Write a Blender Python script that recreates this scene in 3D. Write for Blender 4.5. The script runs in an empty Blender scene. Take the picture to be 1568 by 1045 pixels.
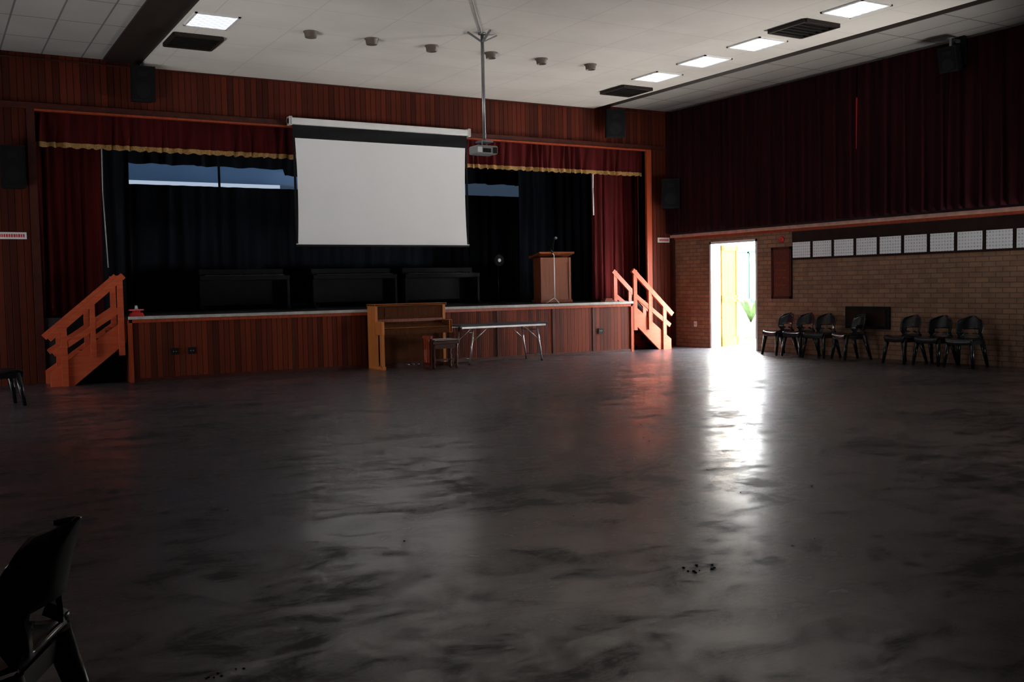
import bpy, bmesh, random
from math import *
from mathutils import Vector, Matrix
random.seed(7)
scene=bpy.context.scene
scene.view_settings.view_transform='Standard'
scene.view_settings.exposure=0.0

# ------------------------------------------------------------ materials
def newmat(name):
    m=bpy.data.materials.new(name);m.use_nodes=True
    nt=m.node_tree
    return m,nt,nt.nodes['Principled BSDF'],nt.nodes['Material Output']
def N(nt,t,**kw):
    n=nt.nodes.new(t)
    for k,v in kw.items(): setattr(n,k,v)
    return n
def mth(nt,op,a,b=None,c=None):
    n=nt.nodes.new('ShaderNodeMath');n.operation=op
    for i,v in enumerate((a,b,c)):
        if v is None: continue
        if isinstance(v,(int,float)): n.inputs[i].default_value=v
        else: nt.links.new(v,n.inputs[i])
    return n.outputs[0]
def ramp(nt,fac,stops):
    r=nt.nodes.new('ShaderNodeValToRGB')
    els=r.color_ramp.elements
    while len(els)<len(stops): els.new(0.5)
    for e,(p,c) in zip(els,stops):
        e.position=p
        e.color=(c,c,c,1) if isinstance(c,(int,float)) else (*c,1)
    nt.links.new(fac,r.inputs[0]);return r.outputs[0]
def simple(name,col,rough=0.6,metal=0.0,var=0.15,scale=6,bump=0.0,spec=None):
    m,nt,b,o=newmat(name)
    tc=N(nt,'ShaderNodeTexCoord');nz=N(nt,'ShaderNodeTexNoise');nz.inputs['Scale'].default_value=scale
    nz.inputs['Detail'].default_value=4
    nt.links.new(tc.outputs['Object'],nz.inputs['Vector'])
    c0=tuple(max(0,c*(1-var)) for c in col);c1=tuple(min(1,c*(1+var)) for c in col)
    nt.links.new(ramp(nt,nz.outputs[0],[(0.3,c0),(0.7,c1)]),b.inputs['Base Color'])
    b.inputs['Roughness'].default_value=rough;b.inputs['Metallic'].default_value=metal
    if spec is not None: b.inputs['Specular IOR Level'].default_value=spec
    if bump:
        bp=N(nt,'ShaderNodeBump');bp.inputs['Strength'].default_value=bump;bp.inputs['Distance'].default_value=0.01
        nt.links.new(nz.outputs[0],bp.inputs['Height']);nt.links.new(bp.outputs[0],b.inputs['Normal'])
    return m
def emis(name,col,s):
    m,nt,b,o=newmat(name)
    b.inputs['Base Color'].default_value=(*col,1)
    b.inputs['Emission Color'].default_value=(*col,1);b.inputs['Emission Strength'].default_value=s
    return m
def boards(name,c0,c1,width=0.1,rough=0.6,dark=0.25):
    """vertical tongue-and-groove cladding"""
    m,nt,b,o=newmat(name)
    tc=N(nt,'ShaderNodeTexCoord');sx=N(nt,'ShaderNodeSeparateXYZ');nt.links.new(tc.outputs['Object'],sx.inputs[0])
    s=mth(nt,'ADD',sx.outputs[0],sx.outputs[1]);q=mth(nt,'DIVIDE',s,width)
    fl=mth(nt,'FLOOR',q);fr=mth(nt,'FRACT',q)
    wn=N(nt,'ShaderNodeTexWhiteNoise',noise_dimensions='1D');nt.links.new(fl,wn.inputs['W'])
    cb=N(nt,'ShaderNodeCombineXYZ');nt.links.new(mth(nt,'MULTIPLY',s,30),cb.inputs[0]);nt.links.new(mth(nt,'MULTIPLY',sx.outputs[2],1.5),cb.inputs[2]);nt.links.new(mth(nt,'MULTIPLY',wn.outputs[0],20),cb.inputs[1])
    nz=N(nt,'ShaderNodeTexNoise');nz.inputs['Scale'].default_value=1;nz.inputs['Detail'].default_value=5;nt.links.new(cb.outputs[0],nz.inputs[0])
    f=mth(nt,'ADD',mth(nt,'MULTIPLY',wn.outputs[0],0.65),mth(nt,'MULTIPLY',nz.outputs[0],0.4))
    col=ramp(nt,f,[(0.1,c0),(0.9,c1)])
    gr=mth(nt,'ABSOLUTE',mth(nt,'SUBTRACT',fr,0.5))
    g=ramp(nt,gr,[(0.42,1.0),(0.475,dark)])
    mx=N(nt,'ShaderNodeMix',data_type='RGBA',blend_type='MULTIPLY');mx.inputs[0].default_value=1
    nt.links.new(col,mx.inputs[6]);nt.links.new(g,mx.inputs[7]);nt.links.new(mx.outputs[2],b.inputs['Base Color'])
    b.inputs['Roughness'].default_value=rough;b.inputs['Specular IOR Level'].default_value=0.1
    bp=N(nt,'ShaderNodeBump');bp.inputs['Strength'].default_value=0.6;bp.inputs['Distance'].default_value=0.01
    nt.links.new(g,bp.inputs['Height']);nt.links.new(bp.outputs[0],b.inputs['Normal'])
    return m
def grain(name,c0,c1,axis=2,rough=0.4,sc=1.0,spec=0.25):
    m,nt,b,o=newmat(name)
    tc=N(nt,'ShaderNodeTexCoord');mp=N(nt,'ShaderNodeMapping');s=[25*sc]*3;s[axis]=1.5*sc;mp.inputs['Scale'].default_value=s
    nt.links.new(tc.outputs['Object'],mp.inputs[0])
    nz=N(nt,'ShaderNodeTexNoise');nz.inputs['Scale'].default_value=1;nz.inputs['Detail'].default_value=6;nz.inputs['Distortion'].default_value=0.6
    nt.links.new(mp.outputs[0],nz.inputs[0]);nt.links.new(ramp(nt,nz.outputs[0],[(0.3,c0),(0.7,c1)]),b.inputs['Base Color'])
    b.inputs['Roughness'].default_value=rough;b.inputs['Specular IOR Level'].default_value=spec
    return m
def cloth(name,c0,c1,rough=0.9):
    m,nt,b,o=newmat(name)
    tc=N(nt,'ShaderNodeTexCoord');mp=N(nt,'ShaderNodeMapping');mp.inputs['Scale'].default_value=(7,7,0.5)
    nt.links.new(tc.outputs['Object'],mp.inputs[0])
    nz=N(nt,'ShaderNodeTexNoise');nz.inputs['Scale'].default_value=1;nz.inputs['Detail'].default_value=5
    nt.links.new(mp.outputs[0],nz.inputs[0]);nt.links.new(ramp(nt,nz.outputs[0],[(0.3,c0),(0.7,c1)]),b.inputs['Base Color'])
    b.inputs['Roughness'].default_value=rough;b.inputs['Specular IOR Level'].default_value=0.1
    return m

M={}
M['clad']=boards('red_timber_cladding',(0.034,0.0068,0.0038),(0.108,0.019,0.009),0.105)
M['cladfront']=boards('stage_front_cladding',(0.042,0.009,0.0045),(0.170,0.031,0.013),0.092)
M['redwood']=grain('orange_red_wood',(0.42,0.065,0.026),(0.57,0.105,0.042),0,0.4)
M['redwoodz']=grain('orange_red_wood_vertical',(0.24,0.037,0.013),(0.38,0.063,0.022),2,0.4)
M['darkwood']=simple('dark_wood_rail',(0.05,0.010,0.006),0.5,var=0.3,scale=9,spec=0.25)
M['lipwhite']=simple('stage_lip_grey',(0.42,0.40,0.38),0.5,var=0.2,scale=12)
M['stagefloor']=simple('stage_floor_dark',(0.02,0.019,0.02),0.55,var=0.4,scale=3,spec=0.3)
M['black']=simple('matt_black',(0.005,0.005,0.006),0.7,var=0.3,spec=0.2)
M['speaker']=simple('speaker_black_vinyl',(0.006,0.006,0.007),0.6,var=0.3,spec=0.15)
M['grille']=simple('speaker_grille_mesh',(0.005,0.005,0.006),0.7,0.0,var=0.6,scale=150,spec=0.12)
M['plastic']=simple('black_chair_plastic',(0.010,0.011,0.014),0.27,var=0.2,scale=20)
M['metal']=simple('dull_steel',(0.30,0.30,0.31),0.4,0.8,var=0.15)
M['greytop']=simple('grey_table_laminate',(0.07,0.07,0.075),0.85,var=0.15,spec=0.08)
M['chrome']=simple('chrome_leg',(0.5,0.5,0.52),0.25,0.9,var=0.05)
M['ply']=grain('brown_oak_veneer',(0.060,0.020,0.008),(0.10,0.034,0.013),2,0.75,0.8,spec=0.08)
M['plylit']=grain('oak_side_lit',(0.44,0.13,0.03),(0.55,0.175,0.042),2,0.45,0.8)  # side light painted into the colour: brighter copy of the oak
M['lect']=grain('lectern_teak',(0.15,0.038,0.013),(0.23,0.060,0.022),2,0.4)
M['red']=simple('red_plastic',(0.6,0.02,0.02),0.4)
M['white']=simple('white_plastic',(0.8,0.8,0.8),0.4,var=0.04)
M['grey']=simple('grey_projector_plastic',(0.26,0.26,0.27),0.45,var=0.04)
M['gold']=simple('gold_fringe',(0.30,0.16,0.04),0.6,var=0.4,scale=40)
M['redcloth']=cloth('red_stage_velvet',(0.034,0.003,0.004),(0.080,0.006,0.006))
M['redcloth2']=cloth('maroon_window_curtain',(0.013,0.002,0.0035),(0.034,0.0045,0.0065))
M['blackcloth']=cloth('black_stage_curtain',(0.008,0.010,0.015),(0.018,0.021,0.029))
M['screen']=simple('projection_screen_white',(0.86,0.87,0.89),0.7,var=0.02,scale=1.2)
M['door']=simple('golden_yellow_door_paint',(0.080,0.046,0.009),0.6,var=0.10,spec=0.05)
M['frame']=simple('white_door_frame',(0.8,0.8,0.78),0.4,var=0.04)
M['greenframe']=simple('dark_green_window_frame',(0.010,0.024,0.017),0.6,var=0.04,spec=0.05)
M['plaster']=simple('exterior_white_plaster',(0.80,0.79,0.76),0.8,var=0.06)
M['paving']=simple('sunlit_paving',(0.72,0.71,0.68),0.8,var=0.12)
M['leaf']=simple('green_leaf',(0.016,0.030,0.009),0.6,var=0.4,spec=0.05)
M['pot']=simple('terracotta',(0.06,0.02,0.01),0.7)
M['board']=simple('pinboard_dark_brown',(0.018,0.007,0.005),0.8,var=0.4,spec=0.2)
M['noticered']=simple('honours_board_red_brown',(0.10,0.018,0.012),0.45,var=0.3,scale=14)
M['trimwood']=simple('varnished_trim',(0.62,0.34,0.27),0.3,var=0.2)
M['vent']=simple('air_vent_dark',(0.010,0.008,0.007),0.6,spec=0.2)
M['beam']=simple('dark_beam_paint',(0.020,0.013,0.010),0.6,var=0.2,spec=0.3)
M['lightoff']=simple('downlight_rim',(0.13,0.10,0.08),0.5)
M['plainwall']=simple('dark_upper_wall',(0.05,0.03,0.026),0.8)
M['cream']=simple('cream_side_wall',(0.25,0.22,0.20),0.8)

def ceil_mat(name,c,tx,ty,gap=0.012,gcol=0.45,cv=0.97):
    m,nt,b,o=newmat(name)
    tc=N(nt,'ShaderNodeTexCoord')
    br=N(nt,'ShaderNodeTexBrick',offset=0.0,squash=1.0)
    br.inputs['Scale'].default_value=1;br.inputs['Brick Width'].default_value=tx;br.inputs['Row Height'].default_value=ty
    br.inputs['Mortar Size'].default_value=gap;br.inputs['Mortar Smooth'].default_value=0.2
    br.inputs['Color1'].default_value=(*c,1);br.inputs['Color2'].default_value=(*[v*cv for v in c],1)
    br.inputs['Mortar'].default_value=(*[v*gcol for v in c],1)
    nt.links.new(tc.outputs['Object'],br.inputs[0])
    nz=N(nt,'ShaderNodeTexNoise');nz.inputs['Scale'].default_value=0.9;nz.inputs['Detail'].default_value=5;nt.links.new(tc.outputs['Object'],nz.inputs[0])
    mx=N(nt,'ShaderNodeMix',data_type='RGBA',blend_type='MULTIPLY');mx.inputs[0].default_value=1
    nt.links.new(br.outputs[0],mx.inputs[6]);nt.links.new(ramp(nt,nz.outputs[0],[(0.3,0.88),(0.6,1.0)]),mx.inputs[7])
    nt.links.new(mx.outputs[2],b.inputs['Base Color']);b.inputs['Roughness'].default_value=0.85
    return m
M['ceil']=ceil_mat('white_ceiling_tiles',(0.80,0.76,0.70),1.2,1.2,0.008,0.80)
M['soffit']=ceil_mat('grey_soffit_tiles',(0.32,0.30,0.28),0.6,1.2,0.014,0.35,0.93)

# brick
m,nt,b,o=newmat('tan_face_brick');M['brick']=m
tc=N(nt,'ShaderNodeTexCoord');sx=N(nt,'ShaderNodeSeparateXYZ');nt.links.new(tc.outputs['Object'],sx.inputs[0])
cb=N(nt,'ShaderNodeCombineXYZ');nt.links.new(mth(nt,'ADD',sx.outputs[0],sx.outputs[1]),cb.inputs[0]);nt.links.new(sx.outputs[2],cb.inputs[1])
br=N(nt,'ShaderNodeTexBrick');br.inputs['Scale'].default_value=1;br.inputs['Brick Width'].default_value=0.24;br.inputs['Row Height'].default_value=0.085
br.inputs['Mortar Size'].default_value=0.008;br.inputs['Color1'].default_value=(0.34,0.18,0.10,1);br.inputs['Color2'].default_value=(0.25,0.125,0.07,1);br.inputs['Mortar'].default_value=(0.13,0.08,0.06,1)
nt.links.new(cb.outputs[0],br.inputs[0])
nz=N(nt,'ShaderNodeTexNoise');nz.inputs['Scale'].default_value=5;nz.inputs['Detail'].default_value=6;nt.links.new(tc.outputs['Object'],nz.inputs[0])
mx=N(nt,'ShaderNodeMix',data_type='RGBA',blend_type='MULTIPLY');mx.inputs[0].default_value=1
nt.links.new(br.outputs[0],mx.inputs[6]);nt.links.new(ramp(nt,nz.outputs[0],[(0.3,0.7),(0.7,1.0)]),mx.inputs[7]);nt.links.new(mx.outputs[2],b.inputs['Base Color'])
b.inputs['Roughness'].default_value=0.6
bp=N(nt,'ShaderNodeBump');bp.inputs['Strength'].default_value=0.5;bp.inputs['Distance'].default_value=0.008;bp.invert=True
nt.links.new(br.outputs['Fac'],bp.inputs['Height']);nt.links.new(bp.outputs[0],b.inputs['Normal'])

# floor: worn dark polished sheet floor (rough worn body + patchy polish coat)
m,nt,b,o=newmat('worn_dark_polished_floor');M['floor']=m
tc=N(nt,'ShaderNodeTexCoord')
def noise(sc,det=5,dist=0.0,vec=None,rough=0.55):
    n=N(nt,'ShaderNodeTexNoise');n.inputs['Scale'].default_value=sc;n.inputs['Detail'].default_value=det;n.inputs['Distortion'].default_value=dist;n.inputs['Roughness'].default_value=rough
    nt.links.new(vec or tc.outputs['Object'],n.inputs[0]);return n.outputs[0]
def mapped(sc,rz):
    q=N(nt,'ShaderNodeMapping');q.inputs['Scale'].default_value=sc;q.inputs['Rotation'].default_value=(0,0,rz);nt.links.new(tc.outputs['Object'],q.inputs[0]);return q.outputs[0]
n1=noise(0.6,4,0.3);n2=noise(2.6,11,0.9,rough=0.72)
n4=noise(1.0,11,0.7,mapped((1.7,4.2,1),0.45),0.74)
mix=mth(nt,'ADD',mth(nt,'ADD',mth(nt,'MULTIPLY',n1,0.24),mth(nt,'MULTIPLY',n2,0.38)),mth(nt,'MULTIPLY',n4,0.38))
col=ramp(nt,mix,[(0.42,(0.013,0.012,0.015)),(0.485,(0.030,0.028,0.034)),(0.56,(0.074,0.069,0.080))])
vo=N(nt,'ShaderNodeTexVoronoi');vo.inputs['Scale'].default_value=3.1;nt.links.new(tc.outputs['Object'],vo.inputs[0])
sp=ramp(nt,vo.outputs['Distance'],[(0.0,0.28),(0.02,0.0)])
s1=ramp(nt,noise(1.0,3,1.5,mapped((0.9,26,1),0.9)),[(0.70,0.0),(0.74,0.05)])
s2=ramp(nt,noise(1.0,3,1.5,mapped((1.1,22,1),-0.7)),[(0.70,0.0),(0.74,0.05)])
last=col
for s_ in(sp,s1,s2):
    ad=N(nt,'ShaderNodeMix',data_type='RGBA',blend_type='ADD');ad.inputs[0].default_value=1
    nt.links.new(last,ad.inputs[6]);nt.links.new(s_,ad.inputs[7]);last=ad.outputs[2]
nt.links.new(last,b.inputs['Base Color'])
nt.links.new(ramp(nt,mix,[(0.43,0.54),(0.55,0.42)]),b.inputs['Roughness'])
nt.links.new(ramp(nt,mix,[(0.43,0.25),(0.54,0.9)]),b.inputs['Specular IOR Level'])
nt.links.new(ramp(nt,mix,[(0.44,0.10),(0.50,0.65),(0.54,1.0)]),b.inputs['Coat Weight'])
nt.links.new(ramp(nt,mix,[(0.43,0.32),(0.55,0.23)]),b.inputs['Coat Roughness'])
b.inputs['Coat IOR'].default_value=1.5
bp=N(nt,'ShaderNodeBump');bp.inputs['Strength'].default_value=0.10;bp.inputs['Distance'].default_value=0.002
nt.links.new(noise(25,3),bp.inputs['Height']);nt.links.new(bp.outputs[0],b.inputs['Normal'])

# fluorescent diffuser and poster
m,nt,b,o=newmat('fluorescent_diffuser');M['fluo']=m
tc=N(nt,'ShaderNodeTexCoord');ck=N(nt,'ShaderNodeTexChecker');ck.inputs['Scale'].default_value=14
ck.inputs[1].default_value=(1,1,1,1);ck.inputs[2].default_value=(0.42,0.48,0.60,1);nt.links.new(tc.outputs['Object'],ck.inputs[0])
nt.links.new(ck.outputs[0],b.inputs['Emission Color']);b.inputs['Emission Strength'].default_value=1.3
m,nt,b,o=newmat('printed_poster_sheet');M['poster']=m
tc=N(nt,'ShaderNodeTexCoord');sx=N(nt,'ShaderNodeSeparateXYZ');nt.links.new(tc.outputs['Object'],sx.inputs[0])
cb=N(nt,'ShaderNodeCombineXYZ');nt.links.new(sx.outputs[1],cb.inputs[0]);nt.links.new(sx.outputs[2],cb.inputs[1])
br=N(nt,'ShaderNodeTexBrick',offset=0.0);br.inputs['Scale'].default_value=1;br.inputs['Brick Width'].default_value=0.055;br.inputs['Row Height'].default_value=0.055;br.inputs['Mortar Size'].default_value=0.014
br.inputs['Color1'].default_value=(0.50,0.53,0.60,1);br.inputs['Color2'].default_value=(0.68,0.70,0.76,1);br.inputs['Mortar'].default_value=(0.9,0.93,0.98,1)
nt.links.new(cb.outputs[0],br.inputs[0]);nt.links.new(br.outputs[0],b.inputs['Base Color']);b.inputs['Roughness'].default_value=0.4
M['pane']=emis('daylight_frosted_pane',(0.92,0.96,1.0),7.0)
M['sky1']=emis('high_window_clear_daylight',(0.66,0.80,1.0),0.60)
M['sky2']=emis('high_window_dim_blue',(0.16,0.32,0.62),0.15)  # curtain-dimmed daylight painted as weaker emission, upper panes
M['sky3']=emis('high_window_dim_right',(0.25,0.40,0.62),0.11)  # dimmer daylight painted as weak emission, panes further right
M['leak']=emis('red_curtain_slit_glow',(0.5,0.02,0.02),0.22)  # emission paints the sunlit glow of the red curtain slits

# ------------------------------------------------------------ mesh builder
class B:
    def __init__(s,name): s.name=name;s.bm=bmesh.new();s.mats=[]
    def mi(s,k):
        if k not in s.mats: s.mats.append(k)
        return s.mats.index(k)
    def box(s,x0,x1,y0,y1,z0,z1,k,mat=None,taper=1.0,bev=0.0):
        vs=[]
        cx,cy=(x0+x1)/2,(y0+y1)/2
        for z,t in((z0,1.0),(z1,taper)):
            for x,y in((x0,y0),(x1,y0),(x1,y1),(x0,y1)):
                p=Vector((cx+(x-cx)*t,cy+(y-cy)*t,z))
                if mat is not None: p=mat@p
                vs.append(s.bm.verts.new(p))
        i=s.mi(k);fs=[]
        for q in((3,2,1,0),(4,5,6,7),(0,1,5,4),(1,2,6,5),(2,3,7,6),(3,0,4,7)):
            f=s.bm.faces.new([vs[j] for j in q]);f.material_index=i;fs.append(f)
        if bev:
            es=list({e for f in fs for e in f.edges})
            bmesh.ops.bevel(s.bm,geom=es,offset=bev,segments=2,affect='EDGES',profile=0.5,clamp_overlap=True)
    def beam(s,p0,p1,w,h,k):
        p0=Vector(p0);p1=Vector(p1);d=(p1-p0);L=d.length;d.normalize()
        up=Vector((0,0,1)) if abs(d.z)<0.95 else Vector((0,1,0))
        a=d.cross(up).normalized();b_=a.cross(d).normalized()
        mt=Matrix((a,d,b_)).transposed().to_4x4();mt.translation=p0
        s.box(-w/2,w/2,0,L,-h/2,h/2,k,mat=mt)
    def cyl(s,p0,p1,r,k,r1=None,n=12,cap=True):
        r1=r if r1 is None else r1
        p0=Vector(p0);p1=Vector(p1);d=(p1-p0).normalized()
        up=Vector((0,0,1)) if abs(d.z)<0.95 else Vector((1,0,0))
        a=d.cross(up).normalized();b_=a.cross(d)
        A=[];C=[]
        for i in range(n):
            t=2*pi*i/n;v=a*cos(t)+b_*sin(t)
            A.append(s.bm.verts.new(p0+v*r));C.append(s.bm.verts.new(p1+v*r1))
        i_=s.mi(k)
        for i in range(n):
            j=(i+1)%n;f=s.bm.faces.new([A[i],A[j],C[j],C[i]]);f.material_index=i_;f.smooth=True
        if cap:
            f=s.bm.faces.new(A[::-1]);f.material_index=i_
            f=s.bm.faces.new(C);f.material_index=i_
    def path(s,pts,r,k,n=8):
        for a,b_ in zip(pts,pts[1:]): s.cyl(a,b_,r,k,n=n)
    def lathe(s,c,prof,k,n=16):
        rings=[]
        for r,z in prof:
            rings.append([s.bm.verts.new((c[0]+r*cos(2*pi*i/n),c[1]+r*sin(2*pi*i/n),c[2]+z)) for i in range(n)])
        i_=s.mi(k)
        for R0,R1 in zip(rings,rings[1:]):
            for i in range(n):
                j=(i+1)%n;f=s.bm.faces.new([R0[i],R0[j],R1[j],R1[i]]);f.material_index=i_;f.smooth=True
        for R_ in (rings[0][::-1],rings[-1]):
            f=s.bm.faces.new(R_);f.material_index=i_
    def done(s):
        bmesh.ops.recalc_face_normals(s.bm,faces=s.bm.faces[:])
        me=bpy.data.meshes.new(s.name+'_mesh');s.bm.to_mesh(me);s.bm.free()
        for k in s.mats: me.materials.append(M[k])
        o=bpy.data.objects.new(s.name,me);bpy.context.collection.objects.link(o)
        return o
def inst(src,name,loc,rz):
    o=bpy.data.objects.new(name,src.data);o.location=loc;o.rotation_euler=(0,0,rz);bpy.context.collection.objects.link(o)
    return o

def curtain(name,axis,c,a0,a1,z0,z1,k,pitch=0.16,amp=0.05,seed=1,topfn=None,botfn=None,trim=None):
    """pleated fabric. axis 'x': runs along x at y=c ; axis 'y': runs along y at x=c"""
    bd=B(name)
    n=int((a1-a0)/pitch*8)+2;rows=9
    ph=0;P=[]
    for i in range(n):
        t=i/(n-1);ph+=2*pi*(a1-a0)/(n-1)/pitch*(1+0.35*sin(t*37+seed)+0.25*sin(t*91+seed*2))
        P.append(ph)
    am=[amp*(0.7+0.3*sin(i*0.013*seed+i*0.09)) for i in range(n)]
    g=[]
    for r in range(rows):
        v=r/(rows-1);row=[]
        for i in range(n):
            a=a0+(a1-a0)*i/(n-1)
            zt=topfn(a) if topfn else z1
            zb=botfn(a) if botfn else z0
            z=zt+(zb-zt)*v
            off=am[i]*(0.55+0.45*v)*(sin(P[i])+0.25*sin(2.3*P[i]+v*2))
            aa=a+0.02*sin(P[i]*0.5+v*3)
            row.append(bd.bm.verts.new((aa,c+off,z) if axis=='x' else (c+off,aa,z)))
        g.append(row)
    ki=bd.mi(k)
    for r in range(rows-1):
        for i in range(n-1):
            f=bd.bm.faces.new([g[r][i],g[r][i+1],g[r+1][i+1],g[r+1][i]]);f.material_index=ki;f.smooth=True
    if trim:
        ti=bd.mi(trim)
        lo=g[-1]
        t0=[];t1=[]
        for i,vv in enumerate(lo):
            co=vv.co.copy();d=Vector((0,-0.012,0)) if axis=='x' else Vector((-0.012,0,0))
            sc=0.012*sin(i*0.8)
            t0.append(bd.bm.verts.new(co+d+Vector((0,0,0.03))));t1.append(bd.bm.verts.new(co+d+Vector((0,0,-0.05+sc))))
        for i in range(n-1):
            f=bd.bm.faces.new([t0[i],t0[i+1],t1[i+1],t1[i]]);f.material_index=ti;f.smooth=True
    return bd.done()

# ------------------------------------------------------------ key dimensions (metres)
XL,XR=-2.2,14.88
YB,YW=-4.0,17.9
H=5.36; HS=1.07; YS=17.0
SX0,SX1=2.82,13.02
OX0,OX1=1.65,14.12
YBK=22.6
D0,D1,DH=15.17,16.62,2.33

b_=B('floor');b_.box(XL,XR+0.25,YB,YBK,-0.12,0,'floor');b_.done()
b_=B('ceiling')
b_.box(3.32,12.72,YB,YW,H-0.08,H+0.2,'ceil')
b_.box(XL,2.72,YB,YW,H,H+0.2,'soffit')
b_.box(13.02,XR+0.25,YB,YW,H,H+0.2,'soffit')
b_.box(2.72,3.32,YB,YW,H-0.03,H+0.2,'beam')
b_.box(12.72,13.02,YB,YW,H-0.05,H+0.2,'beam')
b_.box(XL,XR+0.25,YW,YBK+0.2,H,H+0.2,'black')
b_.done()
b_=B('wall_right')
b_.box(XR,XR+0.25,YB,D0,0,2.48,'brick');b_.box(XR,XR+0.25,D1,YW,0,2.48,'brick');b_.box(XR,XR+0.25,D0,D1,DH,2.48,'brick')
b_.box(XR,XR+0.25,YB,YW,2.48,H,'plainwall')
b_.done()
b_=B('wall_left');b_.box(XL-0.25,XL,YB,YW,0,H,'cream');b_.done()
b_=B('wall_rear');b_.box(XL-0.25,XR+0.25,YB-0.25,YB,0,H,'cream');b_.done()
b_=B('wall_proscenium')
b_.box(XL,OX0,YW,YW+0.25,0,H,'clad');b_.box(OX1,XR,YW,YW+0.25,0,H,'clad')
b_.box(OX0,OX1,YW,YW+0.25,4.5,H,'clad')
b_.done()
b_=B('wall_stage_back')
b_.box(XL,XR+0.25,YBK,YBK+0.2,HS,3.65,'black');b_.box(XL,XR+0.25,YBK,YBK+0.2,4.75,H,'black')
b_.box(XL,3.0,YBK,YBK+0.2,3.65,4.75,'black');b_.box(14.2,XR+0.25,YBK,YBK+0.2,3.65,4.75,'black')
b_.box(XL,XR+0.25,YBK,YBK+0.2,0,HS,'black')
b_.done()
b_=B('wall_stage_left');b_.box(0.6,0.8,YW+0.25,YBK,0,H,'black');b_.done()
b_=B('wall_stage_right');b_.box(XR,XR+0.25,YW,YBK,0,H,'black');b_.done()
b_=B('window_1')
for i in range(8):
    x0=3.0+i*1.4;lowk='sky1' if i<3 else 'sky3';upk='sky2' if i<4 else 'sky3'
    b_.box(x0+0.0,x0+1.4,YBK+0.08,YBK+0.1,3.68,3.89,lowk);b_.box(x0+0.0,x0+1.4,YBK+0.08,YBK+0.1,3.89,4.72,upk)
    if i%2==0: b_.box(x0-0.02,x0+0.02,YBK+0.02,YBK+0.12,3.65,4.75,'black')
b_.done()

# proscenium trims
b_=B('trim_1')
b_.box(XL,XR,YW-0.05,YW,4.46,4.56,'darkwood')
b_.box(XL,XR,YW-0.03,YW,5.26,H-0.08,'darkwood')
b_.box(OX0,OX1,YW-0.07,YW+0.02,4.43,4.46,'redwoodz')
b_.done()
b_=B('trim_2')
b_.box(OX0-0.12,OX0,YW-0.05,YW+0.27,0,4.46,'darkwood');b_.box(OX1,OX1+0.14,YW-0.06,YW+0.27,0,4.46,'redwoodz')
b_.done()
b_=B('trim_3')
b_.box(XR-0.05,XR,YB,YW,2.48,2.545,'trimwood');b_.box(XR-0.025,XR,YB,YW,2.43,2.48,'redwoodz')
b_.done()
b_=B('trim_4');b_.box(XR-0.06,XR,YW-0.12,YW,0,2.48,'darkwood');b_.done()

# stage apron + stage deck
b_=B('stage')
b_.box(SX0,SX1,YS,YW,0,HS-0.05,'cladfront')
b_.box(SX0,SX1,YS-0.03,YW,HS-0.05,HS,'stagefloor')
b_.box(SX0-0.01,SX1+0.01,YS-0.045,YS-0.02,HS-0.045,HS+0.004,'lipwhite')
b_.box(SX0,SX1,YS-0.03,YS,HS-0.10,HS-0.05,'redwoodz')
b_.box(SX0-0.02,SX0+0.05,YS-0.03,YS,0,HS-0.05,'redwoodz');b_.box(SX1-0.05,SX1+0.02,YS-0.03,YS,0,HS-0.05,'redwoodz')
b_.box(SX0,SX1,YS-0.02,YS,0,0.06,'darkwood')
for x in(4.2,5.55,6.9,8.3,9.7,11.0,12.0): b_.box(x-0.02,x+0.02,YS-0.012,YS,0.06,HS-0.1,'darkwood')
b_.done()
b_=B('floor_stage')
b_.box(0.8,XR,YW+0.25,YBK,HS-0.1,HS,'stagefloor')
b_.box(OX0,OX1,YW,YW+0.25,0,HS,'stagefloor')
b_.done()

def stairs(name,xlow,xhigh,d):
    bd=B(name);n=5;run=(xhigh-xlow)/n;rise=HS/(n+1)
    y0,y1=YS+0.06,YS+0.82
    for i in range(n):
        xa=xlow+run*i;xb=xa+run;z=rise*(i+1)
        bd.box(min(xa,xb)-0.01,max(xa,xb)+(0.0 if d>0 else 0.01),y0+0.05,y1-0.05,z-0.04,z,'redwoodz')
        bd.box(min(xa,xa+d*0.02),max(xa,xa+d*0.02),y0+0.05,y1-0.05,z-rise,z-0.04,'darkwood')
    for y in(y0,y1-0.05):
        pts=[(xlow-d*0.06,0),(xlow+d*0.28,0),(xhigh,HS-rise*2.3),(xhigh,HS-rise*0.6),(xhigh-d*0.08,HS-rise*0.5),(xlow-d*0.06,rise+0.04)]
        A=[bd.bm.verts.new((x,y,z)) for x,z in pts];C=[bd.bm.verts.new((x,y+0.05,z)) for x,z in pts]
        k=bd.mi('redwood')
        for f in (A,C[::-1]):
            ff=bd.bm.faces.new(f);ff.material_index=k
        for i in range(len(A)):
            j=(i+1)%len(A);ff=bd.bm.faces.new([A[j],A[i],C[i],C[j]]);ff.material_index=k
        xa=xlow+d*0.15;xb=xhigh-d*0.08;xm=(xa+xb)/2
        bd.box(xa-0.045,xa+0.045,y-0.045,y,0.0,0.98,'redwood');bd.box(xb-0.045,xb+0.045,y-0.045,y,0.45,1.74,'redwood')
        bd.box(xm-0.04,xm+0.04,y-0.045,y,0.45,1.34,'redwood')
        bd.beam((xa-d*0.22,y-0.02,0.76),(xb+d*0.06,y-0.02,1.74),0.06,0.10,'redwood')
        bd.beam((xa-d*0.16,y-0.02,0.52),(xb,y-0.02,1.20),0.035,0.09,'redwood')
    return bd.done()
stairs('stage_stairs',1.70,SX0-0.03,1)
stairs('stage_stairs',14.08,SX1+0.03,-1)

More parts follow.
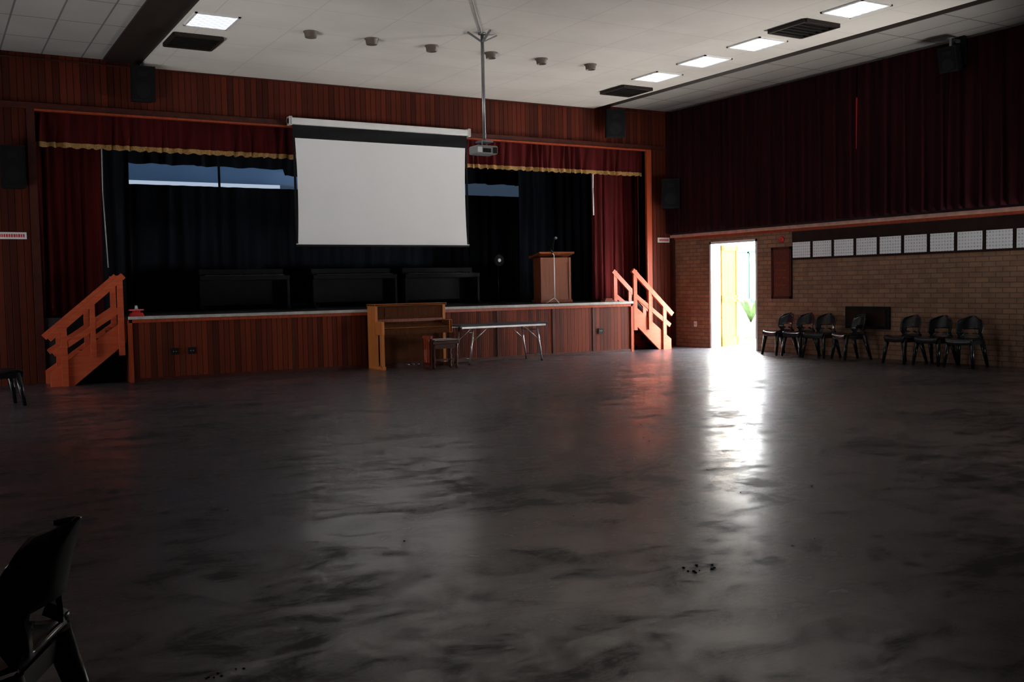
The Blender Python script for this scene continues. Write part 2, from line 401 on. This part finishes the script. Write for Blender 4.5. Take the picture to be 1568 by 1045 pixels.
# ------------------------------------------------------------ curtains
curtain('stage_valance','x',YW+0.12,OX0,OX1,3.93,4.5,'redcloth',0.17,0.045,3,trim='gold')
curtain('stage_curtain_red','x',18.42,OX0-0.2,2.68,HS+0.02,4.6,'redcloth',0.15,0.05,5)
curtain('stage_curtain_red','x',18.42,13.0,OX1+0.3,HS+0.02,4.6,'redcloth',0.15,0.05,6)
curtain('stage_curtain_black','x',19.6,1.2,3.35,HS+0.02,4.9,'blackcloth',0.25,0.07,8)
curtain('stage_curtain_black','x',20.0,12.05,14.8,HS+0.02,4.9,'blackcloth',0.25,0.09,9)
curtain('stage_backdrop_curtain','x',21.9,2.2,14.7,HS+0.02,3.725,'blackcloth',0.33,0.06,11)
def bf(a):
    z=4.13+0.012*sin(a*9+1)
    if a>7: z-=0.14
    return z
curtain('stage_border_curtain','x',21.7,2.2,14.7,4.1,4.95,'blackcloth',0.3,0.05,12,botfn=bf)
b_=B('curtain_edge_strip');b_.path([(2.72,18.3,4.55),(2.70,18.3,3.2),(2.74,18.3,1.9)],0.010,'lipwhite');b_.done()  # thin pale strips beside the curtain edges
b_=B('curtain_edge_strip');b_.path([(12.98,18.3,4.5),(12.96,18.3,3.6),(12.97,18.3,3.0)],0.018,'white');b_.done()
ys=[YW-0.05,16.0,14.15,12.5,10.6,8.4,6.0,3.0,0.0]
for i in range(len(ys)-1):
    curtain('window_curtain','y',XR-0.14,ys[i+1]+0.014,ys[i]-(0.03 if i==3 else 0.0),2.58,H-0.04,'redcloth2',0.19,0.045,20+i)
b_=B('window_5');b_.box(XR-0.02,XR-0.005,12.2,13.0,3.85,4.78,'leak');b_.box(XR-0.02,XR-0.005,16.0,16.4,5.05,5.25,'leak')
b_.box(XR-0.03,XR-0.005,12.15,12.2,3.8,4.83,'frame');b_.box(XR-0.03,XR-0.005,13.0,13.05,3.8,4.83,'frame');b_.done()

# ------------------------------------------------------------ projection screen
b_=B('projection_screen')
sy=17.68
b_.box(5.80,9.52,sy-0.06,sy+0.06,4.46,4.58,'white',bev=0.015)
b_.box(5.80,5.86,sy-0.075,sy+0.075,4.44,4.60,'lipwhite',bev=0.01);b_.box(9.46,9.52,sy-0.075,sy+0.075,4.44,4.60,'lipwhite',bev=0.01)
def sheet(x0,x1,z0,z1,kk,yoff=0,nx=24,nz=12,pinch=0.0):
    g=[]
    for r in range(nz+1):
        v=r/nz;row=[]
        for i in range(nx+1):
            u=i/nx;pin=pinch*sin(pi*v)
            x=x0+pin+(x1-x0-2*pin)*u
            row.append(b_.bm.verts.new((x,sy+yoff+0.012*sin(u*9+v*3)*sin(pi*v),z1+(z0-z1)*v)))
        g.append(row)
    ki=b_.mi(kk)
    for r in range(nz):
        for i in range(nx):
            f=b_.bm.faces.new([g[r][i],g[r][i+1],g[r+1][i+1],g[r+1][i]]);f.material_index=ki;f.smooth=True
sheet(5.88,9.46,4.22,4.48,'black')
sheet(5.92,9.42,2.30,4.22,'screen',0,pinch=0.03)
sheet(5.88,5.921,2.29,4.22,'black',-0.002,2,6,0);sheet(9.419,9.46,2.29,4.22,'black',-0.002,2,6,0)
b_.box(5.88,9.46,sy-0.02,sy+0.02,2.25,2.30,'black');b_.box(5.88,9.46,sy-0.022,sy-0.019,2.285,2.30,'white')
b_.box(6.2,6.26,sy,YW-0.05,4.48,4.54,'metal');b_.box(9.0,9.06,sy,YW-0.05,4.48,4.54,'metal')
b_.done()

# ------------------------------------------------------------ projector on ceiling pole
b_=B('projector_mount')
px,py=7.42,13.3;HC=H-0.08
b_.cyl((px,py,3.66),(px,py,HC),0.026,'metal')
b_.cyl((px,py,HC-0.03),(px,py,HC),0.06,'metal')
b_.beam((px-0.25,py,HC-0.015),(px,py,HC-0.14),0.03,0.02,'metal');b_.beam((px+0.25,py,HC-0.015),(px,py,HC-0.14),0.03,0.02,'metal')
b_.beam((px,py-0.25,HC-0.015),(px,py,HC-0.14),0.03,0.02,'metal')
b_.box(px-0.1,px+0.1,py-0.1,py+0.1,3.63,3.66,'metal')
b_.cyl((px-0.09,py-0.09,3.585),(px-0.09,py-0.09,3.64),0.01,'metal');b_.cyl((px+0.09,py+0.09,3.585),(px+0.09,py+0.09,3.64),0.01,'metal')
b_.done()
b_=B('ceiling_projector')
b_.box(px-0.20,px+0.16,py-0.14,py+0.14,3.45,3.58,'grey',bev=0.025)
b_.cyl((px+0.08,py+0.12,3.51),(px+0.08,py+0.2,3.51),0.045,'black')
b_.box(px-0.1,px+0.03,py-0.146,py-0.135,3.47,3.53,'black');b_.box(px+0.07,px+0.14,py-0.147,py-0.135,3.46,3.55,'vent');b_.box(px-0.19,px-0.12,py-0.147,py-0.135,3.47,3.55,'white')
b_.done()
b_=B('ceiling_conduit');b_.path([(5.0,9.6,HC-0.012),(7.4,13.28,HC-0.012)],0.014,'lipwhite');b_.done()

# ------------------------------------------------------------ ceiling fixtures
def clight(x,y,w=0.62,l=0.75):
    b=B('ceiling_light_panel');z=HC
    b.box(x-w/2,x+w/2,y-l/2,y-l/2+0.03,z-0.02,z,'white');b.box(x-w/2,x+w/2,y+l/2-0.03,y+l/2,z-0.02,z,'white')
    b.box(x-w/2,x-w/2+0.03,y-l/2,y+l/2,z-0.02,z,'white');b.box(x+w/2-0.03,x+w/2,y-l/2,y+l/2,z-0.02,z,'white')
    b.box(x-w/2+0.03,x+w/2-0.03,y-l/2+0.03,y+l/2-0.03,z-0.012,z,'fluo');b.done()
clight(3.66,14.4);clight(11.87,14.65);clight(11.8,13.28);clight(11.74,11.95);clight(11.52,9.78)
def vent(x,y,w=0.7,l=0.75):
    b=B('ceiling_air_vent');z=HC
    b.box(x-w/2,x+w/2,y-l/2,y+l/2,z-0.015,z,'vent')
    for i in range(6):
        yy=y-l/2+0.06+i*(l-0.12)/5;b.box(x-w/2+0.02,x+w/2-0.02,yy-0.012,yy+0.012,z-0.05,z-0.012,'vent')
    for xa,xb,ya,yb in((-w/2-.02,-w/2+.02,-l/2,l/2),(w/2-.02,w/2+.02,-l/2,l/2),(-w/2,w/2,-l/2-.02,-l/2+.02),(-w/2,w/2,l/2-.02,l/2+.02)):
        b.box(x+xa,x+xb,y+ya,y+yb,z-0.055,z,'beam')
    b.done()
vent(3.68,15.62);vent(12.1,15.9);vent(11.62,10.85)
for x in(5.10,6.07,7.09,8.17,9.15,10.16):
    b_=B('ceiling_downlight');b_.lathe((x,14.36,HC),[(0.02,-0.05),(0.06,-0.055),(0.07,-0.09),(0.085,-0.09),(0.095,-0.02),(0.11,-0.012),(0.11,0)],'lightoff');b_.done()

# ------------------------------------------------------------ speakers
def speaker(name,x,y,z,w,h,d,rz,tilt=0.0,extra=None):
    bd=B(name)
    mt=Matrix.Translation((x,y,z))@Matrix.Rotation(rz,4,'Z')@Matrix.Rotation(tilt,4,'X')
    f=[(-w/2,-d/2),(w/2,-d/2),(w/2*0.72,d/2),(-w/2*0.72,d/2)]
    lo=[bd.bm.verts.new(mt@Vector((a,c,-h/2))) for a,c in f];hi=[bd.bm.verts.new(mt@Vector((a,c,h/2))) for a,c in f]
    k=bd.mi('speaker')
    for q in(lo[::-1],hi): bd.bm.faces.new(q).material_index=k
    for i in range(4):
        j=(i+1)%4;bd.bm.faces.new([lo[i],lo[j],hi[j],hi[i]]).material_index=k
    bd.box(-w/2+.025,w/2-.025,-d/2-.012,-d/2,-h/2+.03,h/2-.03,'grille',mat=mt)
    bd.cyl(mt@Vector((0,-d/2-.016,-h*.18)),mt@Vector((0,-d/2-.011,-h*.18)),w*.32,'speaker',n=20)
    bd.box(-.07,.07,-d/2-.018,-d/2-.01,h*.2,h*.34,'speaker',mat=mt)
    bd.box(-.03,.03,d/2,d/2+.08,-.08,.08,'metal',mat=mt)
    if extra: extra(bd)
    return bd.done()
speaker('wall_speaker',3.28,YW-0.26,4.95,0.40,0.58,0.30,0.0,0.1)
speaker('wall_speaker',13.05,YW-0.30,4.93,0.42,0.60,0.30,-0.35,0.1)
speaker('wall_speaker',1.28,YW-0.26,3.48,0.36,0.66,0.28,0.0)
speaker('wall_speaker',14.58,YW-0.30,3.46,0.40,0.66,0.28,-0.5)
def brk(bd):
    y=10.35
    bd.beam((XR-0.22,y,5.28),(XR-0.45,y,5.28),0.04,0.04,'metal');bd.beam((XR-0.45,y,5.30),(XR-0.45,y,5.1),0.04,0.04,'metal');bd.box(XR-0.24,XR-0.2,y-0.1,y+0.1,4.9,5.35,'speaker')
speaker('wall_speaker',XR-0.45,10.35,4.98,0.30,0.40,0.26,radians(-80),0.25,brk)

def sign(x0,x1,z0,z1):
    bd=B('wall_sign');bd.box(x0,x1,YW-0.012,YW-0.001,z0,z1,'white')
    xx=x0+0.04
    rn=random.Random(3)
    while xx<x1-0.05:
        l=rn.choice([0.018,0.022,0.026]);bd.box(xx,xx+l,YW-0.016,YW-0.011,z0+0.03,z1-0.03,'red');xx+=l+0.012
    bd.done()
sign(0.95,1.46,2.36,2.47);sign(14.46,14.80,2.38,2.49)

# ------------------------------------------------------------ lectern and mic
b_=B('lectern')
lx,ly=11.86,18.35;rot=Matrix.Translation((lx,ly,HS+0.001))@Matrix.Rotation(-0.15,4,'Z')
b_.box(-0.38,0.38,-0.25,0.25,0,0.06,'lect',mat=rot,bev=0.008)
b_.box(-0.34,0.34,-0.20,0.22,0.06,0.98,'lect',mat=rot)
b_.box(-0.36,-0.31,-0.225,-0.195,0.06,0.98,'lect',mat=rot);b_.box(0.31,0.36,-0.225,-0.195,0.06,0.98,'lect',mat=rot)
b_.box(-0.31,0.31,-0.215,-0.2,0.88,0.98,'lect',mat=rot);b_.box(-0.31,0.31,-0.215,-0.2,0.06,0.15,'lect',mat=rot)
r2=rot@Matrix.Translation((0,0,1.03))@Matrix.Rotation(-0.18,4,'X')
b_.box(-0.42,0.42,-0.30,0.28,-0.02,0.02,'lect',mat=r2,bev=0.006);b_.box(-0.42,0.42,0.26,0.29,0.0,0.05,'lect',mat=r2)
b_.done()
b_=B('gooseneck_microphone')
g=Vector((lx+0.05,ly,HS+1.06));b_.cyl(g,g+Vector((0,0,0.02)),0.05,'black')
b_.path([g,g+Vector((0,0,0.22)),g+Vector((0.01,-0.03,0.3)),g+Vector((0.0,-0.08,0.34))],0.010,'black');b_.cyl(g+Vector((0,-0.07,0.335)),g+Vector((0,-0.13,0.35)),0.028,'metal')
b_.done()
b_=B('microphone_stand')
mx_,my_=11.28,17.35
for t in range(3):
    a=t*2*pi/3+0.5;b_.cyl((mx_,my_,HS+0.12),(mx_+0.17*cos(a),my_+0.17*sin(a),HS+0.012),0.009,'white')
b_.cyl((mx_,my_,HS+0.08),(mx_,my_,HS+1.0),0.012,'white');b_.cyl((mx_,my_,HS+1.0),(mx_-0.06,my_-0.02,HS+1.06),0.009,'white');b_.cyl((mx_-0.05,my_-0.02,HS+1.05),(mx_-0.12,my_-0.04,HS+1.12),0.018,'black',0.024)
b_.done()

# ------------------------------------------------------------ upright piano
b_=B('upright_piano')
x0,x1=6.93,8.34;yb=16.93;yf=16.58;kf=16.30
b_.box(x0,x0+0.05,yf,yb,0,1.14,'plylit');b_.box(x1-0.05,x1,yf,yb,0,1.14,'plylit')
b_.box(x0+0.05,x1-0.05,yf+0.03,yb,0.0,1.12,'ply')
b_.box(x0-0.015,x1+0.015,yf-0.03,yb+0.01,1.13,1.17,'ply',bev=0.006)
b_.box(x0,x0+0.06,kf,yf,0.62,0.86,'plylit',bev=0.01);b_.box(x1-0.06,x1,kf,yf,0.62,0.86,'ply',bev=0.01)
b_.box(x0+0.06,x1-0.06,kf+0.01,yf+0.03,0.62,0.70,'ply')
mt=Matrix.Translation((0,yf-0.02,0.80))@Matrix.Rotation(0.25,4,'X')
b_.box(x0+0.06,x1-0.06,-0.24,0.03,-0.04,0.0,'ply',mat=mt,bev=0.004)
b_.box(x0+0.06,x1-0.06,yf-0.005,yf+0.03,0.84,0.89,'lect')
for xx,kk in((x0,'plylit'),(x1-0.06,'ply')):
    b_.box(xx,xx+0.06,kf+0.02,kf+0.09,0.05,0.62,kk);b_.box(xx,xx+0.06,kf-0.02,yf,0,0.06,kk)
b_.box(x0+0.12,x1-0.12,yf+0.015,yf+0.03,0.16,0.56,'ply');b_.box(x0+0.05,x1-0.05,yf+0.0,yf+0.03,0.0,0.1,'darkwood')
for i in(-0.1,0.0,0.1): b_.box((x0+x1)/2+i-0.015,(x0+x1)/2+i+0.015,yf-0.09,yf,0.05,0.065,'metal')
b_.box(x0+0.2,x1-0.2,yf+0.01,yf+0.03,0.94,1.09,'ply')
b_.done()
b_=B('piano_bench')
bx0,bx1,by0,by1=7.62,8.2,15.75,16.08
b_.box(bx0+0.05,bx1,by0,by1,0.44,0.50,'darkwood',bev=0.008);b_.box(bx0+0.08,bx1-0.03,by0+0.02,by1-0.02,0.50,0.53,'lipwhite',bev=0.01)
for x in(bx0+0.08,bx1-0.05):
    for y in(by0+0.04,by1-0.04):
        b_.lathe((x,y,0),[(0.018,0),(0.028,0.04),(0.016,0.08),(0.026,0.14),(0.03,0.22),(0.017,0.27),(0.024,0.31),(0.024,0.44)],'darkwood',10)
b_.box(bx0+0.05,bx1-0.03,by0+0.03,by0+0.05,0.36,0.44,'darkwood');b_.box(bx0+0.08,bx1-0.05,by0+0.15,by0+0.18,0.14,0.17,'darkwood')
for i in range(5):
    y=by0+0.02+i*0.066;b_.box(bx0,bx0+0.035,y,y+0.022,0.10,0.56,'redwoodz')
b_.box(bx0-0.005,bx0+0.045,by0,by1,0.54,0.60,'redwoodz',bev=0.006);b_.box(bx0-0.003,bx0+0.04,by0,by1,0.07,0.12,'clad')
for y in(by0+0.01,by1-0.04): b_.box(bx0,bx0+0.04,y,y+0.03,0,0.56,'clad')
b_.done()

# ------------------------------------------------------------ folding table
b_=B('folding_table')
tx0,tx1,ty0,ty1=8.42,10.32,16.12,16.82
b_.box(tx0,tx1,ty0,ty1,0.715,0.745,'greytop',bev=0.008)
b_.box(tx0+0.04,tx1-0.04,ty0+0.03,ty0+0.05,0.68,0.715,'metal');b_.box(tx0+0.04,tx1-0.04,ty1-0.05,ty1-0.03,0.68,0.715,'metal')
for sgn,xc in((1,tx0+0.30),(-1,tx1-0.22)):
    for y in(ty0+0.06,ty1-0.06):
        b_.cyl((xc+sgn*0.0,y,0.70),(xc-sgn*0.10,y,0.02),0.016,'chrome');b_.cyl((xc-sgn*0.10,y,0.0),(xc-sgn*0.10,y,0.03),0.02,'black')
        b_.cyl((xc-sgn*0.04,y,0.42),(xc+sgn*0.30,y,0.69),0.009,'chrome')
    b_.cyl((xc-sgn*0.09,ty0+0.06,0.12),(xc-sgn*0.09,ty1-0.06,0.12),0.012,'chrome')
    b_.cyl((xc-sgn*0.02,ty0+0.06,0.60),(xc-sgn*0.02,ty1-0.06,0.60),0.012,'chrome')
b_.done()

# ------------------------------------------------------------ dark digital pianos at back of stage
def console(x0,x1,y):
    bd=B('digital_piano');z=HS+0.001
    bd.box(x0,x0+0.05,y-0.25,y+0.2,z,z+0.70,'speaker');bd.box(x1-0.05,x1,y-0.25,y+0.2,z,z+0.70,'speaker')
    bd.box(x0+0.05,x1-0.05,y+0.12,y+0.15,z+0.1,z+0.60,'speaker')
    bd.box(x0,x1,y-0.28,y+0.22,z+0.60,z+0.70,'speaker',bev=0.01);bd.box(x0+0.1,x1-0.1,y-0.25,y-0.08,z+0.70,z+0.712,'greytop')
    for i in range(int((x1-x0-0.2)/0.05)): 
        if i%7 not in(2,6): bd.box(x0+0.13+i*0.05,x0+0.155+i*0.05,y-0.18,y-0.08,z+0.712,z+0.725,'black')
    bd.box(x0+0.05,x1-0.05,y+0.0,y+0.2,z+0.70,z+0.84,'speaker',bev=0.01)
    bd.box(x0-0.0,x0+0.09,y-0.35,y+0.25,z,z+0.04,'speaker');bd.box(x1-0.09,x1,y-0.35,y+0.25,z,z+0.04,'speaker')
    bd.done()
console(4.75,6.6,20.6);console(7.15,9.1,20.7);console(9.3,11.2,20.7)
b_=B('pedestal_fan');c=(11.45,20.0,HS+0.001)
b_.cyl(c,(c[0],c[1],HS+0.03),0.16,'speaker',n=20);b_.cyl((c[0],c[1],HS+0.02),(c[0],c[1],HS+0.9),0.015,'speaker')
b_.cyl((c[0],c[1]-0.06,HS+0.98),(c[0],c[1]+0.05,HS+0.98),0.13,'grille',n=24);b_.cyl((c[0],c[1]-0.08,HS+0.98),(c[0],c[1]-0.06,HS+0.98),0.04,'metal',n=16);b_.cyl((c[0],c[1]+0.05,HS+0.98),(c[0],c[1]+0.16,HS+0.98),0.06,'speaker')
b_.done()
b_=B('bar_stool')
for dx,dy in((-.15,-.15),(.15,-.15),(.15,.15),(-.15,.15)): b_.cyl((12.35+dx,19.5+dy,HS+0.002),(12.35+dx*.75,19.5+dy*.75,HS+0.6),0.014,'metal')
b_.cyl((12.35,19.5,HS+0.6),(12.35,19.5,HS+0.64),0.17,'speaker',n=20);b_.done()
b_=B('telephone');t=(2.98,17.2,HS)
b_.box(t[0]-0.11,t[0]+0.11,t[1]-0.09,t[1]+0.09,HS+0.004,HS+0.06,'red',taper=0.8);b_.box(t[0]-0.12,t[0]+0.12,t[1]-0.03,t[1]+0.03,HS+0.09,HS+0.12,'white',bev=0.012)
b_.box(t[0]-0.06,t[0]+0.06,t[1]-0.03,t[1]+0.03,HS+0.055,HS+0.09,'red');b_.cyl((t[0],t[1],HS+0.12),(t[0],t[1],HS+0.18),0.03,'white',0.018);b_.done()
b_=B('wooden_block');mt=Matrix.Translation((12.6,17.3,HS+0.005));b_.box(-0.13,0.13,-0.08,0.08,0,0.035,'lect',mat=mt);b_.box(-0.10,0.08,-0.06,0.06,0.035,0.07,'lect',mat=mt,bev=0.01);b_.done()
def socket(name,x0,x1,y0,y1,z0,z1,k,hole,ax):
    bd=B(name);bd.box(x0,x1,y0,y1,z0,z1,k,bev=0.004)
    if ax=='y':
        for dx in(-0.02,0.02): bd.cyl(((x0+x1)/2+dx,y0-0.003,(z0+z1)/2),((x0+x1)/2+dx,y0,(z0+z1)/2),0.01,hole)
    else:
        for dy in(-0.02,0.02): bd.cyl((x0-0.003,(y0+y1)/2+dy,(z0+z1)/2),(x0,(y0+y1)/2+dy,(z0+z1)/2),0.01,hole)
    bd.done()
for x in(3.52,3.80,12.18): socket('stage_socket',x-0.065,x+0.065,YS-0.022,YS-0.001,0.42,0.53,'black','metal','y')
socket('wall_socket',XR-0.012,XR-0.001,17.05,17.15,0.46,0.58,'white','black','x')

# ------------------------------------------------------------ right wall items
b_=B('trim_5')
b_.box(XR-0.01,XR+0.26,D1-0.05,D1,0,DH,'frame');b_.box(XR-0.01,XR+0.26,D0,D0+0.05,0,DH,'frame');b_.box(XR-0.01,XR+0.26,D0,D1,DH-0.05,DH,'frame')
b_.done()
b_=B('door_1')
mt=Matrix.Translation((XR+0.28,D1-0.02,0))@Matrix.Rotation(radians(18),4,'Z')
LW=0.74
for (a,b2,z0,z1) in((0,0.1,0.01,2.26),(LW-0.1,LW,0.01,2.26),(0,LW,0.01,0.22),(0,LW,2.14,2.26),(0,LW,1.0,1.15)):
    b_.box(a,b2,-0.045,0,z0,z1,'door',mat=mt)
b_.box(0.1,LW-0.1,-0.03,-0.015,0.22,1.0,'door',mat=mt);b_.box(0.1,LW-0.1,-0.03,-0.015,1.15,2.14,'door',mat=mt)
b_.cyl(mt@Vector((LW-0.06,-0.1,1.08)),mt@Vector((LW-0.06,-0.045,1.08)),0.012,'metal');b_.cyl(mt@Vector((LW-0.06,-0.1,1.08)),mt@Vector((LW-0.17,-0.1,1.08)),0.01,'metal')
b_.done()
b_=B('pinboard');b_.box(XR-0.022,XR-0.002,5.5,14.19,1.86,2.42,'board')
b_.done()
for i in range(13):
    y1=14.17-i*0.522
    bd=B('poster');bd.box(XR-0.028,XR-0.023,y1-0.45,y1,1.90,2.205,'poster');bd.done()
b_=B('honours_board')
b_.box(XR-0.03,XR-0.002,14.2,14.74,1.09,2.13,'noticered')
b_.box(XR-0.045,XR-0.002,14.2,14.25,1.09,2.13,'darkwood');b_.box(XR-0.045,XR-0.002,14.69,14.74,1.09,2.13,'darkwood');b_.box(XR-0.045,XR-0.002,14.2,14.74,1.09,1.14,'darkwood');b_.box(XR-0.045,XR-0.002,14.2,14.74,2.08,2.13,'darkwood')
for z in(1.35,1.5,1.65,1.8): b_.box(XR-0.034,XR-0.03,14.32,14.62,z,z+0.03,'lect')
b_.done()
b_=B('fire_bell');b_.cyl((XR-0.05,14.47,2.28),(XR-0.002,14.47,2.28),0.06,'red',n=20);b_.cyl((XR-0.065,14.47,2.28),(XR-0.05,14.47,2.28),0.02,'metal');b_.done()
b_=B('wall_hatch')
b_.box(XR-0.06,XR-0.002,11.86,12.84,0.54,0.95,'speaker',bev=0.01);b_.box(XR-0.075,XR-0.06,11.92,12.78,0.59,0.90,'board',bev=0.005)
b_.box(XR-0.10,XR-0.075,12.33,12.37,0.72,0.78,'metal');b_.done()

# ------------------------------------------------------------ plastic chair
def catmull(P,t):
    n=len(P)-1;f=t*n;i=min(int(f),n-1);u=f-i
    p0=P[max(i-1,0)];p1=P[i];p2=P[i+1];p3=P[min(i+2,n)]
    return [0.5*((2*b)+(-a+c)*u+(2*a-5*b+4*c-d)*u*u+(-a+3*b-3*c+d)*u**3) for a,b,c,d in zip(p0,p1,p2,p3)]
def chair_mesh():
    bd=B('plastic_chair')
    prof=[(0.235,0.37,0.205),(0.24,0.43,0.22),(0.17,0.45,0.23),(0.02,0.437,0.225),(-0.11,0.432,0.215),(-0.18,0.455,0.205),(-0.215,0.52,0.205),(-0.235,0.61,0.22),(-0.262,0.72,0.225),(-0.285,0.79,0.19),(-0.297,0.825,0.10)]
    R,C=46,20;g=[]
    for r in range(R+1):
        y,z,w=catmull(prof,r/R);row=[]
        back=min(1,max(0,(z-0.46)/0.12)) if r/R>0.4 else 0
        for c in range(C+1):
            u=-1+2*c/C
            row.append(bd.bm.verts.new((u*w,y+back*0.11*u*u,z+(1-back)*0.022*abs(u)**3-(0.0 if not back else 0.03*u*u))))
        g.append(row)
    k=bd.mi('plastic')
    for r in range(R):
        t=(r+.5)/R
        for c in range(C):
            u=abs(-1+2*(c+.5)/C)
            if 0.575<t<0.70 and u<0.60: continue
            f=bd.bm.faces.new([g[r][c],g[r][c+1],g[r+1][c+1],g[r+1][c]]);f.material_index=k;f.smooth=True
    bmesh.ops.recalc_face_normals(bd.bm,faces=bd.bm.faces[:])
    bmesh.ops.solidify(bd.bm,geom=bd.bm.faces[:],thickness=0.014)
    for sx in(-1,1):
        for y0,y1 in((0.19,0.25),(-0.15,-0.27)):
            top=Vector((sx*0.19,y0,0.44));bot=Vector((sx*0.235,y1,0.0))
            bd.cyl(top,bot,0.044,'plastic',0.023,n=10)
        bd.beam((sx*0.205,0.20,0.405),(sx*0.205,-0.17,0.405),0.02,0.07,'plastic')
    bd.beam((-0.2,0.2,0.405),(0.2,0.2,0.405),0.02,0.06,'plastic');bd.beam((-0.2,-0.16,0.405),(0.2,-0.16,0.405),0.02,0.06,'plastic')
    return bd.done()
ch=chair_mesh()
ch.location=(14.42,14.10,0);ch.rotation_euler=(0,0,radians(80))
for y,x,a in((13.57,14.42,88),(13.04,14.40,97),(12.38,14.44,70),(11.2,14.40,84),(10.62,14.42,92),(10.04,14.40,100)):
    inst(ch,'plastic_chair',(x,y,0),radians(a))
inst(ch,'plastic_chair',(0.78,14.62,0),radians(-80))
inst(ch,'plastic_chair',(0.08,3.12,0),radians(66))

# debris on floor
b_=B('floor_debris')
rn=random.Random(5)
def bit(x,y,s,k):
    a=rn.random()*6.28;pts=[(x+s*cos(a+t)*(0.6+rn.random()*0.5),y+s*sin(a+t)*(0.6+rn.random()*0.5)) for t in(0,1.2,2.6,4.0,5.1)]
    lo=[b_.bm.verts.new((p[0],p[1],0.0)) for p in pts];hi=[b_.bm.verts.new((p[0]*.7+x*.3,p[1]*.7+y*.3,0.003+s*.2)) for p in pts];kk=b_.mi(k)
    b_.bm.faces.new(hi).material_index=kk;b_.bm.faces.new(lo[::-1]).material_index=kk
    for i in range(5):
        j=(i+1)%5;b_.bm.faces.new([lo[i],lo[j],hi[j],hi[i]]).material_index=kk
for i in range(10): bit(3.32+rn.uniform(-.10,.10),3.82+rn.uniform(-.07,.07),rn.uniform(.004,.011),'board')
for i in range(7): bit(0.92+rn.uniform(-.08,.08),3.76+rn.uniform(-.03,.03),rn.uniform(.003,.009),'lect')
for i in range(30): bit(rn.uniform(0.8,10),rn.uniform(3,12),rn.uniform(.004,.008),rn.choice(['greytop','lipwhite','board']))
b_.done()

# ------------------------------------------------------------ exterior
b_=B('ground_outside');b_.box(XR+0.25,45,-10,45,-0.12,-0.02,'paving');b_.done()
b_=B('building_outside')
b_.box(21.5,22,8,32,-0.02,3.2,'plaster');b_.box(21.2,22.3,7.5,32.5,3.2,3.4,'frame')
for y in(16.5,19.0,21.5,24):
    b_.box(21.44,21.5,y,y+1.4,0.9,2.3,'plaster')
    for yy in(y-0.05,y+0.67,y+1.4): b_.box(21.4,21.5,yy,yy+0.06,0.85,2.35,'greenframe')
    b_.box(21.38,21.5,y-0.1,y+1.5,0.8,0.88,'greenframe');b_.box(21.4,21.5,y,y+1.4,2.3,2.36,'greenframe')
b_.done()
b_=B('potted_palm');c=(18.3,18.9)
b_.lathe((c[0],c[1],-0.02),[(0.16,0),(0.24,0.4),(0.26,0.42),(0.24,0.43),(0.05,0.42)],'pot')
for i in range(14):
    a=i*2.4;L=0.7+0.3*((i*7)%5)/5;p=Vector((c[0],c[1],0.4))
    dirv=Vector((cos(a),sin(a),0));sd=Vector((-sin(a),cos(a),0))
    rows=[]
    for j in range(6):
        t=j/5;q=p+dirv*(L*t*0.8)+Vector((0,0,1.3*t-0.7*t*t));w=0.05*sin(pi*(0.1+0.9*t))+0.004
        rows.append((b_.bm.verts.new(q-sd*w),b_.bm.verts.new(q+sd*w)))
    kk=b_.mi('leaf')
    for r0,r1 in zip(rows,rows[1:]): b_.bm.faces.new([r0[0],r0[1],r1[1],r1[0]]).material_index=kk
b_.done()

# windows letting daylight in on left wall
def window_l(name,y0,y1,z0,z1,pk='pane'):
    bd=B(name);bd.box(XL,XL+0.02,y0,y1,z0,z1,pk)
    for y in(y0,(y0+y1)/2,y1): bd.box(XL,XL+0.06,y-0.03,y+0.03,z0,z1,'frame')
    for z in(z0,z1): bd.box(XL,XL+0.06,y0-0.03,y1+0.03,z-0.03,z+0.03,'frame')
    bd.done()
window_l('window_2',14.6,16.4,0.05,2.25)

# ------------------------------------------------------------ lights
w=bpy.data.worlds.new('World');scene.world=w;w.use_nodes=True
bg=w.node_tree.nodes['Background'];bg.inputs[0].default_value=(0.92,0.96,1.0,1);bg.inputs[1].default_value=70.0
sd=bpy.data.lights.new('sun','SUN');sd.energy=60;sd.angle=0.01;sd.color=(1,0.97,0.93)
so=bpy.data.objects.new('sun',sd);bpy.context.collection.objects.link(so)
dv=-Vector((0.12,-0.6,1)).normalized();so.rotation_euler=dv.to_track_quat('-Z','Y').to_euler()
def area(name,loc,target,sx_,sy_,P,col,spread=150):
    l=bpy.data.lights.new(name,'AREA');l.shape='RECTANGLE';l.size=sx_;l.size_y=sy_;l.energy=P;l.color=col;l.spread=radians(spread)
    o=bpy.data.objects.new(name,l);bpy.context.collection.objects.link(o);o.location=loc
    o.rotation_euler=(Vector(target)-Vector(loc)).to_track_quat('-Z','Y').to_euler()
# unseen area lights added to brighten the ceiling; no doorways stand here
area('ceiling_fill_right',(14.6,7.6,0.9),(10.0,15.6,5.9),2.6,1.4,160,(1.0,0.97,0.93),90)
area('ceiling_fill_left',(-2.0,10.6,0.9),(8.0,16.0,5.9),2.6,1.4,85,(1.0,0.97,0.94),85)

# ------------------------------------------------------------ camera
yaw,pit,rol=radians(30.517),radians(-3.173),radians(-1.104)
f=Vector((sin(yaw)*cos(pit),cos(yaw)*cos(pit),sin(pit)));r=Vector((cos(yaw),-sin(yaw),0));u=r.cross(f)
r2=cos(rol)*r+sin(rol)*u;u2=-sin(rol)*r+cos(rol)*u
cm=Matrix((r2,u2,-f)).transposed().to_4x4();cm.translation=(0,0,1.45)
cam=bpy.data.cameras.new('camera');cam.sensor_width=36;cam.lens=36*1519.7/1568;cam.clip_start=0.05;cam.clip_end=200
co=bpy.data.objects.new('camera',cam);bpy.context.collection.objects.link(co);co.matrix_world=cm
scene.camera=co
